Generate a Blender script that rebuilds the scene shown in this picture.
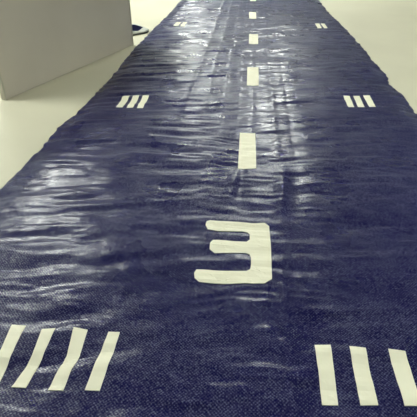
import bpy, bmesh, math
import numpy as np
from mathutils import Vector, Matrix

for o in list(bpy.data.objects):
    bpy.data.objects.remove(o)
scene = bpy.context.scene
C = scene.collection

# ------------------------------------------------------------------ camera
F_PX = 442.0            # focal length in pixels of the 417 px frame
CAM_H = 0.92            # height of the lens above the floor (m)
VPX, VPY = 256.0, -91.0  # vanishing point of the runway's long direction
d = Vector((VPX - 208.5, 208.5 - VPY, -F_PX)).normalized()   # world +Y in camera axes
pitch = math.asin(d.y)
yaw = math.atan2(d.x, -d.z)
cam_data = bpy.data.cameras.new('camera')
cam = bpy.data.objects.new('camera', cam_data)
C.objects.link(cam)
cam_data.sensor_width = 36.0
cam_data.sensor_fit = 'HORIZONTAL'
cam_data.lens = 36.0 * F_PX / 417.0
cam_data.clip_start = 0.02
cam.location = (0, 0, CAM_H)
# zero roll: solve heading so that world +Y projects on (VPX, VPY)
tilt = math.atan2(208.5 - VPY, F_PX)
head = math.atan2((VPX - 208.5) * math.cos(tilt), F_PX)
cam.rotation_euler = (math.pi / 2 - tilt, 0, head)
scene.camera = cam
CAM_M = Matrix.Translation(cam.location) @ cam.rotation_euler.to_matrix().to_4x4()


def px(x, y, z=0.0):
    """pixel of the photograph -> point on the horizontal plane at height z"""
    v = CAM_M.to_3x3() @ Vector((x - 208.5, 208.5 - y, -F_PX))
    t = (z - CAM_H) / v.z
    return Vector((v.x * t, v.y * t, z))


# ------------------------------------------------------------------ world, lights, exposure
w = bpy.data.worlds.new('world')
scene.world = w
w.use_nodes = True
bg = w.node_tree.nodes['Background']
bg.inputs['Color'].default_value = (1.0, 0.98, 0.93, 1)
bg.inputs['Strength'].default_value = 0.6


# the hall is lit by its ceiling lamps (built further down), an added fill lamp and the walls' bounce
vs = scene.view_settings
vs.view_transform = 'Standard'
vs.look = 'None'
vs.exposure = 0.15
vs.gamma = 1.0
vs.use_curve_mapping = False


# ------------------------------------------------------------------ materials
def mat(name):
    m = bpy.data.materials.new(name)
    m.use_nodes = True
    nt = m.node_tree
    return m, nt, nt.nodes['Principled BSDF']


def N(nt, typ, **kw):
    n = nt.nodes.new(typ)
    for k, v in kw.items():
        setattr(n, k, v)
    return n


def math_node(nt, op, a, b=None):
    n = N(nt, 'ShaderNodeMath', operation=op)
    for i, v in enumerate((a, b)):
        if v is None:
            continue
        if isinstance(v, (int, float)):
            n.inputs[i].default_value = v
        else:
            nt.links.new(v, n.inputs[i])
    return n.outputs[0]


def noise(nt, vec, scale, detail=3.0, rough=0.5):
    n = N(nt, 'ShaderNodeTexNoise')
    n.inputs['Scale'].default_value = scale
    n.inputs['Detail'].default_value = detail
    n.inputs['Roughness'].default_value = rough
    nt.links.new(vec, n.inputs['Vector'])
    return n.outputs['Fac']


def ramp(nt, fac, stops):
    r = N(nt, 'ShaderNodeValToRGB')
    el = r.color_ramp.elements
    while len(el) < len(stops):
        el.new(0.5)
    for e, (p, c) in zip(el, stops):
        e.position = p
        e.color = (*c, 1) if len(c) == 3 else c
    nt.links.new(fac, r.inputs['Fac'])
    return r.outputs['Color']


def simple(name, stops, scale, rough, bump=0.0, spec=0.4, metallic=0.0):
    m, nt, p = mat(name)
    tc = N(nt, 'ShaderNodeTexCoord')
    f = noise(nt, tc.outputs['Object'], scale, 4)
    nt.links.new(ramp(nt, f, stops), p.inputs['Base Color'])
    p.inputs['Roughness'].default_value = rough
    p.inputs['Specular IOR Level'].default_value = spec
    p.inputs['Metallic'].default_value = metallic
    if bump:
        b = N(nt, 'ShaderNodeBump')
        b.inputs['Strength'].default_value = bump
        b.inputs['Distance'].default_value = 0.002
        nt.links.new(noise(nt, tc.outputs['Object'], scale * 12, 3), b.inputs['Height'])
        nt.links.new(b.outputs['Normal'], p.inputs['Normal'])
    return m


M_floor = simple('cream_vinyl_floor', [(0.3, (0.64, 0.61, 0.47)), (0.7, (0.69, 0.66, 0.51))], 1.6, 0.55, 0.05, 0.3)
M_board = simple('grey_felt_board', [(0.3, (0.55, 0.505, 0.43)), (0.7, (0.60, 0.555, 0.47))], 2.5, 0.85, 0.15, 0.2)
M_trim = simple('board_edging', [(0.3, (0.46, 0.44, 0.36)), (0.7, (0.52, 0.50, 0.42))], 6.0, 0.5, 0.0, 0.4)
M_tape = simple('cream_tape', [(0.3, (0.90, 0.87, 0.68)), (0.7, (0.95, 0.92, 0.74))], 9.0, 0.6, 0.1, 0.25)
M_shoe = simple('pale_grey_leather', [(0.3, (0.45, 0.47, 0.42)), (0.7, (0.55, 0.57, 0.51))], 20.0, 0.5)
M_lining = simple('navy_lining', [(0.3, (0.02, 0.025, 0.09)), (0.7, (0.03, 0.035, 0.12))], 30.0, 0.8)
M_sole = simple('dark_sole_rubber', [(0.3, (0.03, 0.03, 0.035)), (0.7, (0.05, 0.05, 0.05))], 30.0, 0.7)


def tarp_material():
    m, nt, p = mat('navy_woven_tarpaulin')
    tc = N(nt, 'ShaderNodeTexCoord')
    sep = N(nt, 'ShaderNodeSeparateXYZ')
    nt.links.new(tc.outputs['Object'], sep.inputs[0])
    pitch_ = 0.0042
    k = math.pi / pitch_
    sx = math_node(nt, 'SINE', math_node(nt, 'MULTIPLY', sep.outputs['X'], k))
    sy = math_node(nt, 'SINE', math_node(nt, 'MULTIPLY', sep.outputs['Y'], k))
    weave = math_node(nt, 'MULTIPLY', sx, sy)
    speck = noise(nt, tc.outputs['Object'], 95, 2)
    hgt = math_node(nt, 'ADD', math_node(nt, 'MULTIPLY', weave, 0.5), math_node(nt, 'MULTIPLY', speck, 0.8))
    b = N(nt, 'ShaderNodeBump')
    b.inputs['Strength'].default_value = 0.10
    b.inputs['Distance'].default_value = 0.0010
    nt.links.new(hgt, b.inputs['Height'])
    nt.links.new(b.outputs['Normal'], p.inputs['Normal'])
    # the crossing threads: paler tops over dark navy, flecked to paint in the weave's sparkle
    big = noise(nt, tc.outputs['Object'], 2.2, 4)
    base = ramp(nt, big, [(0.3, (0.007, 0.006, 0.058)), (0.7, (0.011, 0.010, 0.074))])
    flick = noise(nt, tc.outputs['Object'], 210, 1)
    patch = noise(nt, tc.outputs['Object'], 9, 4, 0.65)
    tops = math_node(nt, 'ADD', math_node(nt, 'MULTIPLY', weave, 0.22), flick)
    fl_ = ramp(nt, math_node(nt, 'ADD', tops, math_node(nt, 'MULTIPLY', patch, 0.35)), [(0.72, (0, 0, 0)), (0.98, (1, 1, 1))])
    mx = N(nt, 'ShaderNodeMix', data_type='RGBA')
    nt.links.new(math_node(nt, 'MULTIPLY', fl_, 0.6), mx.inputs['Factor'])
    nt.links.new(base, mx.inputs[6])
    mx.inputs[7].default_value = (0.15, 0.17, 0.26, 1)
    nt.links.new(mx.outputs[2], p.inputs['Base Color'])
    r = ramp(nt, noise(nt, tc.outputs['Object'], 5.0, 4), [(0.3, (0.24,) * 3), (0.7, (0.35,) * 3)])
    nt.links.new(r, p.inputs['Roughness'])
    # thread tops shine, the gaps between the threads do not
    gl = math_node(nt, 'ADD', math_node(nt, 'MULTIPLY', weave, 0.10), math_node(nt, 'ADD', math_node(nt, 'MULTIPLY', flick, 0.75), math_node(nt, 'MULTIPLY', patch, 0.45)))
    g2 = ramp(nt, gl, [(0.42, (0.03,) * 3), (0.80, (0.72,) * 3)])
    nt.links.new(g2, p.inputs['Specular IOR Level'])
    return m


M_tarp = tarp_material()


# ------------------------------------------------------------------ helpers
def link(name, me, m, parent=None, smooth=False):
    o = bpy.data.objects.new(name, me)
    C.objects.link(o)
    me.materials.clear()
    me.materials.append(m)
    if smooth:
        for p in me.polygons:
            p.use_smooth = True
    if parent:
        o.parent = parent
    return o


def tag(o, label=None, cat=None, group=None, kind=None):
    for k, v in (('label', label), ('category', cat), ('group', group), ('kind', kind)):
        if v:
            o[k] = v
    return o


def empty(name, loc, rz=0.0):
    o = bpy.data.objects.new(name, None)
    C.objects.link(o)
    o.location = loc
    o.rotation_euler = (0, 0, rz)
    o.empty_display_size = 0.1
    return o


def from_bm(bm, name):
    bmesh.ops.recalc_face_normals(bm, faces=bm.faces)
    me = bpy.data.meshes.new(name)
    bm.to_mesh(me)
    bm.free()
    return me


def box_mesh(name, x0, x1, y0, y1, z0, z1, bev=0.004):
    bm = bmesh.new()
    bmesh.ops.create_cube(bm, size=1.0)
    for v in bm.verts:
        v.co = Vector((x0 + (v.co.x + .5) * (x1 - x0), y0 + (v.co.y + .5) * (y1 - y0), z0 + (v.co.z + .5) * (z1 - z0)))
    if bev:
        bmesh.ops.bevel(bm, geom=list(bm.edges), offset=bev, segments=2, affect='EDGES')
    return from_bm(bm, name)


# value noise on numpy arrays
rng = np.random.default_rng(7)
TAB = rng.random((256, 256))


def vn(x, y, s=0):
    x = x + 37.1 * s
    y = y + 91.7 * s
    xi = np.floor(x).astype(int)
    yi = np.floor(y).astype(int)
    fx = x - xi
    fy = y - yi
    fx = fx * fx * fx * (fx * (fx * 6 - 15) + 10)
    fy = fy * fy * fy * (fy * (fy * 6 - 15) + 10)
    g = lambda a, b: TAB[(a + 13 * s) % 256, (b + 29 * s) % 256]
    return ((g(xi, yi) * (1 - fx) + g(xi + 1, yi) * fx) * (1 - fy)
            + (g(xi, yi + 1) * (1 - fx) + g(xi + 1, yi + 1) * fx) * fy) * 2 - 1


def sm(a, b, t):
    t = np.clip((t - a) / (b - a), 0, 1)
    return t * t * (3 - 2 * t)


def gauss(t, s):
    return np.exp(-(t / s) ** 2)


# ------------------------------------------------------------------ floor
RX0, RX1, RY0, RY1, RZ = -4.6, 4.6, -3.0, 12.6, 3.2
M_wall = simple('warm_white_wall', [(0.3, (0.40, 0.42, 0.45)), (0.7, (0.44, 0.46, 0.49))], 1.2, 0.8, 0.05, 0.2)
M_lampbody = simple('white_lamp_metal', [(0.3, (0.78, 0.78, 0.76)), (0.7, (0.84, 0.84, 0.82))], 5.0, 0.4)


def emitter(name, col, strength):
    m, nt, p = mat(name)
    p.inputs['Base Color'].default_value = (0.9, 0.9, 0.85, 1)
    p.inputs['Emission Color'].default_value = (*col, 1)
    p.inputs['Emission Strength'].default_value = strength
    return m


M_diff = emitter('lit_diffuser', (0.96, 1.0, 0.92), 68.0)


def struct(name, me_, m, label):
    return tag(link(name, me_, m), label, None, None, 'structure')


struct('floor', box_mesh('floor', RX0, RX1, RY0, RY1, -0.1, 0.0, 0), M_floor, 'smooth cream floor under the dark runway mat')
struct('ceiling', box_mesh('ceiling', RX0 - .1, RX1 + .1, RY0 - .1, RY1 + .1, RZ, RZ + 0.1, 0), M_wall, 'plain pale ceiling of the hall')
struct('wall_left', box_mesh('wall_left', RX0 - .1, RX0, RY0, RY1, 0, RZ, 0), M_wall, 'plain pale wall along the left of the hall')
struct('wall_right', box_mesh('wall_right', RX1, RX1 + .1, RY0, RY1, 0, RZ, 0), M_wall, 'plain pale wall along the right of the hall')
struct('wall_back', box_mesh('wall_back', RX0 - .1, RX1 + .1, RY1, RY1 + .1, 0, RZ, 0), M_wall, 'plain pale wall at the far end of the hall')
struct('wall_front', box_mesh('wall_front', RX0 - .1, RX1 + .1, RY0 - .1, RY0, 0, RZ, 0), M_wall, 'plain pale wall behind the camera')

# ceiling lamps: a shallow housing with a lit diffuser below
LAMPS = [(-3.5, 2.2, 'above the near left of the mat'), (-3.0, 5.4, 'above the grey board'), (-1.2, 10.6, 'above the far left edge of the mat'),
         (0.5, 8.2, 'above the far middle of the mat'), (3.5, 1.2, 'added at the near right to brighten the grey board')]  # the last lamp is added fill for the board's shaded face
hb = box_mesh('housing', -0.24, 0.24, -0.66, 0.66, -0.07, 0.0, 0.006)
db = box_mesh('diffuser', -0.20, 0.20, -0.63, 0.63, -0.085, -0.0705, 0.004)
for lx, ly, where in LAMPS:
    r_ = empty('ceiling_lamp', (lx, ly, RZ))
    tag(r_, 'long white ceiling lamp ' + where, 'lamp', 'ceiling lamps of the hall')
    link('housing', hb, M_lampbody, r_)
    link('diffuser', db, M_diff, r_)

# ------------------------------------------------------------------ runway mat
LEFT = [(15.6, 175), (22, 171), (30, 164), (36, 155), (42.7, 149), (49, 140), (55, 134), (66, 124), (76, 116), (84, 107),
        (92, 99), (101, 90), (112, 78), (123, 64), (136, 48), (144, 40), (151, 33), (160, 24), (170, 14)]
RIGHT = [(400, 96), (395, 90), (390, 86), (387, 79), (382, 73), (377, 68), (372, 61.5), (365, 52), (353, 38), (346, 31), (339, 24), (329, 14.5)]


def edge_fn(pts):
    g = sorted([(px(*p).y, px(*p).x) for p in pts])
    ys = np.array([a for a, b in g])
    xs = np.array([b for a, b in g])
    m = np.polyfit(ys, xs, 1)
    return ys, xs, m


EL, ER = edge_fn(LEFT), edge_fn(RIGHT)


def edge_x(E, y, s):
    ys, xs, m = E
    inside = np.interp(y, ys, xs)
    x = inside + np.where(y < ys[0], (y - ys[0]) * m[0] * 0.3, 0) + np.where(y > ys[-1], (y - ys[-1]) * m[0] * 0.3, 0)
    return x + 0.006 * vn(y * 9, y * 0 + 3.3, s) + 0.007 * vn(y * 27, y * 0 + 5.3, s)


A3 = px(232, 190)
B3 = px(282, 195)
CEN = px(247, 150).x


def H(x, y):
    x = np.asarray(x, float)
    y = np.asarray(y, float)
    left = sm(0.15, -0.9, x)
    cen = gauss(x - CEN, 0.30)
    right = sm(0.25, 0.7, x)
    # broad soft undulation of cloth that has been folded
    h = 0.006 * vn(x * 1.3, y * 2.0, 1) + 0.005 * vn(x * 2.5 + 0.5 * y, y * 4.4, 2)
    # cross ripples, running across the mat and rising slightly to the far right
    yy = y - 0.22 * x + 0.05 * vn(x * 2.1, y * 1.6, 3)
    r1 = vn(x * 1.7, yy * 8.5, 4)
    h = h + 0.0040 * (1 - np.abs(r1) * 2) * (0.5 + 0.5 * left - 0.2 * right)
    r2 = vn(x * 4.2 + 3 * y, yy * 24, 5)
    h = h + 0.0056 * r2 * (0.6 + 0.6 * left - 0.25 * right)
    r3 = vn(x * 6.5, (y + 0.03 * vn(x * 4, y * 3, 8)) * 36, 6)
    h = h + 0.0026 * (0.5 - np.abs(r3)) * (0.8 + 0.6 * cen)
    h = h + 0.0009 * vn(x * 16 + y * 9, y * 48 - x * 5, 7)
    h = h + 0.0005 * vn(x * 38 + y * 20, y * 70 - x * 16, 11)
    # lengthwise fold lines
    wob = 0.008 * vn(y * 5, y * 0 + 1.1, 9)
    far = sm(1.6, 2.4, y)
    for xo, a, s in ((-0.34, 0.004, 0.014), (-0.24, 0.003, 0.010), (-0.14, 0.0035, 0.012), (-0.06, 0.003, 0.010), (0.02, -0.003, 0.012), (0.13, 0.004, 0.016), (0.21, -0.002, 0.01)):
        h = h + a * gauss(x - CEN - xo - wob, s) * (0.2 + 0.4 * far)
    # the two sharp creases behind the numeral
    L = gauss(y - A3.y, 0.12)
    h = h + 0.008 * L * gauss(x - A3.x - 0.10 * (y - A3.y) - wob * 0.6, 0.020) - 0.004 * L * gauss(x - A3.x - 0.035, 0.02)
    L = gauss(y - B3.y, 0.13)
    h = h + 0.010 * L * gauss(x - B3.x - 0.08 * (y - B3.y), 0.022) - 0.004 * L * gauss(x - B3.x - 0.05, 0.03)
    # puckered seam in front of the numeral
    near = sm(1.15, 0.95, y)
    sx = px(268, 340).x + 0.02 * (y - 0.8)
    h = h + near * gauss(x - sx, 0.045) * (0.004 * vn(x * 14, y * 26, 10) + 0.002)
    h = h + near * 0.003 * gauss(x - sx - 0.042, 0.006)
    return 0.021 + h * 0.9


Y0, Y1, NX, NY = -0.6, 8.6, 260, 1200
# rows are closer together near the camera
tt = np.linspace(0, 1, NY)
ys = Y0 + (Y1 - Y0) * (0.55 * tt + 0.45 * tt ** 2)
xl = edge_x(EL, ys, 3)
xr = edge_x(ER, ys, 5)
uu = np.linspace(0, 1, NX)
X = xl[:, None] + (xr - xl)[:, None] * uu[None, :]
Yg = np.repeat(ys[:, None], NX, 1)
Z = H(X, Yg)
ed = np.minimum(X - xl[:, None], xr[:, None] - X)
Z = Z * (0.45 + 0.55 * sm(0.0, 0.10, ed))
Z = np.maximum(Z, 0.004)
top = np.stack([X, Yg, Z], -1).reshape(-1, 3)
me = bpy.data.meshes.new('fabric')
idx = np.arange(NX * NY).reshape(NY, NX)
q = np.stack([idx[:-1, :-1], idx[:-1, 1:], idx[1:, 1:], idx[1:, :-1]], -1).reshape(-1, 4)
# a turned-down hem all round gives the cloth its thickness
ring = np.concatenate([idx[0, :], idx[1:, -1], idx[-1, -2::-1], idx[-2:0:-1, 0]])
low = top[ring].copy()
low[:, 2] = 0.0008
nb = len(top)
lid = nb + np.arange(len(ring))
hem = np.stack([ring, lid, np.roll(lid, -1), np.roll(ring, -1)], -1)
me.from_pydata(np.concatenate([top, low]).tolist(), [], np.concatenate([q, hem]).tolist())
me.update()

mat_root = empty('runway_mat', (0, 0, 0))
tag(mat_root, 'long dark navy woven runway mat with cream markings, wrinkled on the floor', 'mat')
fab = link('fabric', me, M_tarp, mat_root, True)


def mark(name, pts, parent=mat_root, cut=0.012):
    """a flat piece of tape from outline pixels, pressed onto the creased cloth"""
    P = [px(x, y, 0.021) for x, y in pts]
    bm = bmesh.new()
    f = bm.faces.new([bm.verts.new((p.x, p.y, 0)) for p in P])
    bmesh.ops.triangulate(bm, faces=[f])
    x0, x1 = min(p.x for p in P), max(p.x for p in P)
    y0, y1 = min(p.y for p in P), max(p.y for p in P)
    for a0, a1, nrm, k in ((x0, x1, (1, 0, 0), 0), (y0, y1, (0, 1, 0), 1)):
        n = max(1, int((a1 - a0) / cut))
        for i in range(1, n):
            co = [0, 0, 0]
            co[k] = a0 + (a1 - a0) * i / n
            bmesh.ops.bisect_plane(bm, geom=bm.verts[:] + bm.edges[:] + bm.faces[:], dist=1e-6, plane_co=co, plane_no=nrm)
    bmesh.ops.recalc_face_normals(bm, faces=bm.faces)
    if bm.faces[:][0].normal.z < 0:
        bmesh.ops.reverse_faces(bm, faces=bm.faces)
    ret = bmesh.ops.extrude_face_region(bm, geom=bm.faces[:])
    up = {v for v in ret['geom'] if isinstance(v, bmesh.types.BMVert)}
    for v in bm.verts:
        z = float(H(v.co.x, v.co.y))
        v.co.z = z + (0.0022 if v in up else -0.0012)
    m = from_bm(bm, name)
    return link(name, m, M_tape, parent)


def cp(pts, s, ox, oy):
    return [(ox + a / s, oy + b / s) for a, b in pts]


# centre line dashes, near to far (the pattern goes on beyond the top of the picture)
dashes = [
    [(239.8, 133.4), (255.3, 133.4), (256.2, 168.8), (238, 169.4)],
    [(247.2, 69), (258.4, 69), (258.6, 86.2), (246.8, 86.2)],
    [(249.2, 34), (258, 34), (258.2, 43.8), (248.9, 43.8)],
    [(249.2, 12), (256, 12), (256.2, 19.3), (249.0, 19.3)],
]
for p in dashes:
    mark('centre_dash', p)
g = px(252.5, 19.3).y
for i in range(2):
    yb, yt = 1 / (0.01086 + i * 0.00177) - 91, 1 / (0.01146 + i * 0.00177) - 91
    mark('centre_dash', [(250.2, yt), (256.0, yt), (256.0, yb), (250.0, yb)])

three = [(90, 45), (95, 32), (110, 27), (200, 30), (290, 36), (350, 35), (370, 48), (378, 150), (382, 280), (350, 302),
         (300, 302), (270, 297), (160, 300), (60, 292), (42, 278), (40, 258), (50, 242), (80, 241), (160, 245), (230, 244),
         (270, 242), (286, 235), (290, 215), (290, 185), (284, 168), (265, 163), (200, 164), (130, 165), (108, 150),
         (110, 125), (122, 111), (145, 110), (200, 115), (270, 118), (284, 108), (284, 85), (275, 75), (250, 70), (190, 70),
         (140, 68), (100, 62)]
n3 = mark('runway_numeral', cp(three, 4.389, 185, 215))
n3['label'] = 'large cream numeral 3 with rounded ends'

stripes = []
for p in ([(357, 43), (398, 44), (362, 150), (325, 257), (271, 255), (313, 150)],
          [(232, 29), (282, 38), (252, 125), (242, 148), (224, 178), (192, 257), (138, 255), (180, 172), (190, 155), (204, 128)],
          [(117, 37), (165, 33), (130, 105), (114, 142), (57, 247), (5, 243), (60, 165), (80, 130), (93, 100)],
          [(8, 20), (58, 22), (22, 95), (-47, 240), (-97, 238), (-45, 140)]):
    stripes.append(cp(p, 3.626, 10, 320))
for p in ([(38, 40), (101, 40), (115, 150), (131, 283), (67, 283), (52, 150)],
          [(175, 47), (240, 55), (262, 160), (289, 284), (219, 284), (198, 170)],
          [(330, 57), (398, 64), (428, 165), (462, 286), (394, 286), (363, 172)]):
    stripes.append(cp(p, 3.971, 305, 335))
for p in ([(127, 103), (186, 104), (118, 213), (55, 213)], [(217, 108), (274, 108), (215, 213), (155, 215)],
          [(305, 110), (363, 112), (305, 217), (250, 217)]):
    stripes.append(cp(p, 9.267, 110, 85))
for p in ([(48, 70), (85, 70), (115, 133), (80, 133)], [(108, 70), (145, 70), (176, 132), (138, 133)],
          [(167, 67), (205, 67), (243, 132), (205, 132)]):
    stripes.append(cp(p, 5.957, 335, 85))
for p in ([(62, 45), (80, 45), (70, 62), (51, 62)], [(88, 46), (103, 46), (93, 64), (77, 64)]):
    stripes.append(cp(p, 3.79, 160, 10))
for p in ([(20, 58), (38, 58), (48, 76), (32, 76)], [(45, 58), (60, 58), (73, 76), (58, 76)]):
    stripes.append(cp(p, 4.17, 310, 10))
for p in stripes:
    mark('touchdown_stripe', p)

# ------------------------------------------------------------------ grey board standing on the floor
a = px(6, 100.6)
b = px(134, 45)
L = (b - a).length
ang = math.atan2(b.y - a.y, b.x - a.x)
BT, BH = 0.035, 0.78
board = empty('display_board', (a.x, a.y, 0), ang)
tag(board, 'tall plain grey board standing upright on the floor beside the mat', 'board')
# local x runs along the foot, local +y is the back
link('panel', box_mesh('panel', 0.012, L - 0.012, 0.003, BT - 0.003, 0.002, BH - 0.012, 0.002), M_board, board)
em = box_mesh('edge_strip', 0, 0.013, 0, BT, 0, BH, 0.003)
link('edge_strip', em, M_trim, board)
e2 = link('edge_strip', em, M_trim, board)
e2.location = (L - 0.013, 0, 0)
link('top_strip', box_mesh('top_strip', 0.013, L - 0.013, 0, BT, BH - 0.013, BH, 0.003), M_trim, board)
bm = bmesh.new()
sec = [(0, 0), (0.30, 0), (0.30, 0.03), (0.03, 0.42), (0, 0.42)]
vs0 = [bm.verts.new((0, BT + p, z)) for p, z in sec]
vs1 = [bm.verts.new((0.03, BT + p, z)) for p, z in sec]
bm.faces.new(vs0)
bm.faces.new(vs1[::-1])
for i in range(5):
    bm.faces.new([vs0[i], vs1[i], vs1[(i + 1) % 5], vs0[(i + 1) % 5]])
sup = from_bm(bm, 'rear_support')
for fx in (0.15, 0.7):
    o = link('rear_support', sup, M_trim, board)
    o.location = (L * fx, 0, 0)

# ------------------------------------------------------------------ low shoe behind the end of the board
tip = px(147.3, 31.2)
heel_dir = (px(120, 37.5) - tip).normalized()
shoe = empty('slip_on_shoe', (tip.x, tip.y, 0), math.atan2(-heel_dir.y, -heel_dir.x))
tag(shoe, 'pale grey low shoe with navy inside, toe out past the end of the grey board', 'shoe')
# outline, local +x to the toe, toe tip at 0, length 0.25
ST = [(0.0, 0.0), (-0.006, 0.018), (-0.02, 0.031), (-0.045, 0.042), (-0.08, 0.047), (-0.12, 0.043), (-0.16, 0.036), (-0.20, 0.034), (-0.235, 0.028), (-0.25, 0.012)]


def outline(scale=0.0, n=1):
    half = [(x, yv) for x, yv in ST]
    pts = half + [(x, -yv) for x, yv in reversed(half[1:])]
    cx = -0.125
    return [(cx + (x - cx) * (1 - scale * 0.5), yv * (1 - scale)) for x, yv in pts]


def loft(name, rings, m, cap0=True, cap1=True):
    bm = bmesh.new()
    R = [[bm.verts.new(p) for p in r] for r in rings]
    n = len(R[0])
    for A, B in zip(R, R[1:]):
        for i in range(n):
            bm.faces.new([A[i], A[(i + 1) % n], B[(i + 1) % n], B[i]])
    if cap0:
        bm.faces.new(R[0][::-1])
    if cap1:
        bm.faces.new(R[-1])
    return link(name, from_bm(bm, name), m, shoe, True)


loft('sole', [[(x, yv * 1.35, z) for x, yv in outline(s)] for z, s in ((0.0, 0.06), (0.004, 0.0), (0.012, 0.0), (0.014, 0.04))], M_sole)


def opening():
    """throat of the shoe: a V that starts behind the toe"""
    half = [(-0.046, 0.0), (-0.058, 0.004), (-0.074, 0.010), (-0.096, 0.018), (-0.120, 0.025), (-0.145, 0.029), (-0.175, 0.026), (-0.205, 0.024), (-0.228, 0.020), (-0.238, 0.009)]
    return half + [(x, -yv) for x, yv in reversed(half[1:])]


def zt(x):
    return 0.040 + 0.012 * max(0, min(1, (-x - 0.03) / 0.08)) + 0.012 * max(0, min(1, (-x - 0.15) / 0.08))


SY = 1.35
o1 = outline(0.03)
o2 = outline(-0.02)
op = opening()
mid = [((p[0] * 0.45 + q_[0] * 0.55), (p[1] * 0.6 + q_[1] * 0.4)) for p, q_ in zip(o1, op)]


def zr(x, yv):
    """the throat's rim, higher on the side away from the mat's near end"""
    return zt(x) + 0.75 * yv * min(1.0, max(0.0, -x / 0.06))


rings = [[(x, yv * SY, 0.013) for x, yv in o1], [(x, yv * SY, 0.024) for x, yv in o2],
         [(x, yv * SY, zr(x, yv) * 0.95) for x, yv in mid], [(x, yv * SY, zr(x, yv)) for x, yv in op]]
loft('upper', rings, M_shoe, False, False)
loft('lining', [[(x, yv * SY, zr(x, yv) - 0.0005) for x, yv in op], [(-0.125 + (x + 0.125) * 0.99, yv * SY * 1.01, 0.02 + (zr(x, yv) - 0.02) * 0.5) for x, yv in op],
                [(-0.125 + (x + 0.125) * 0.98, yv * SY, 0.019) for x, yv in op]], M_lining, False, True)
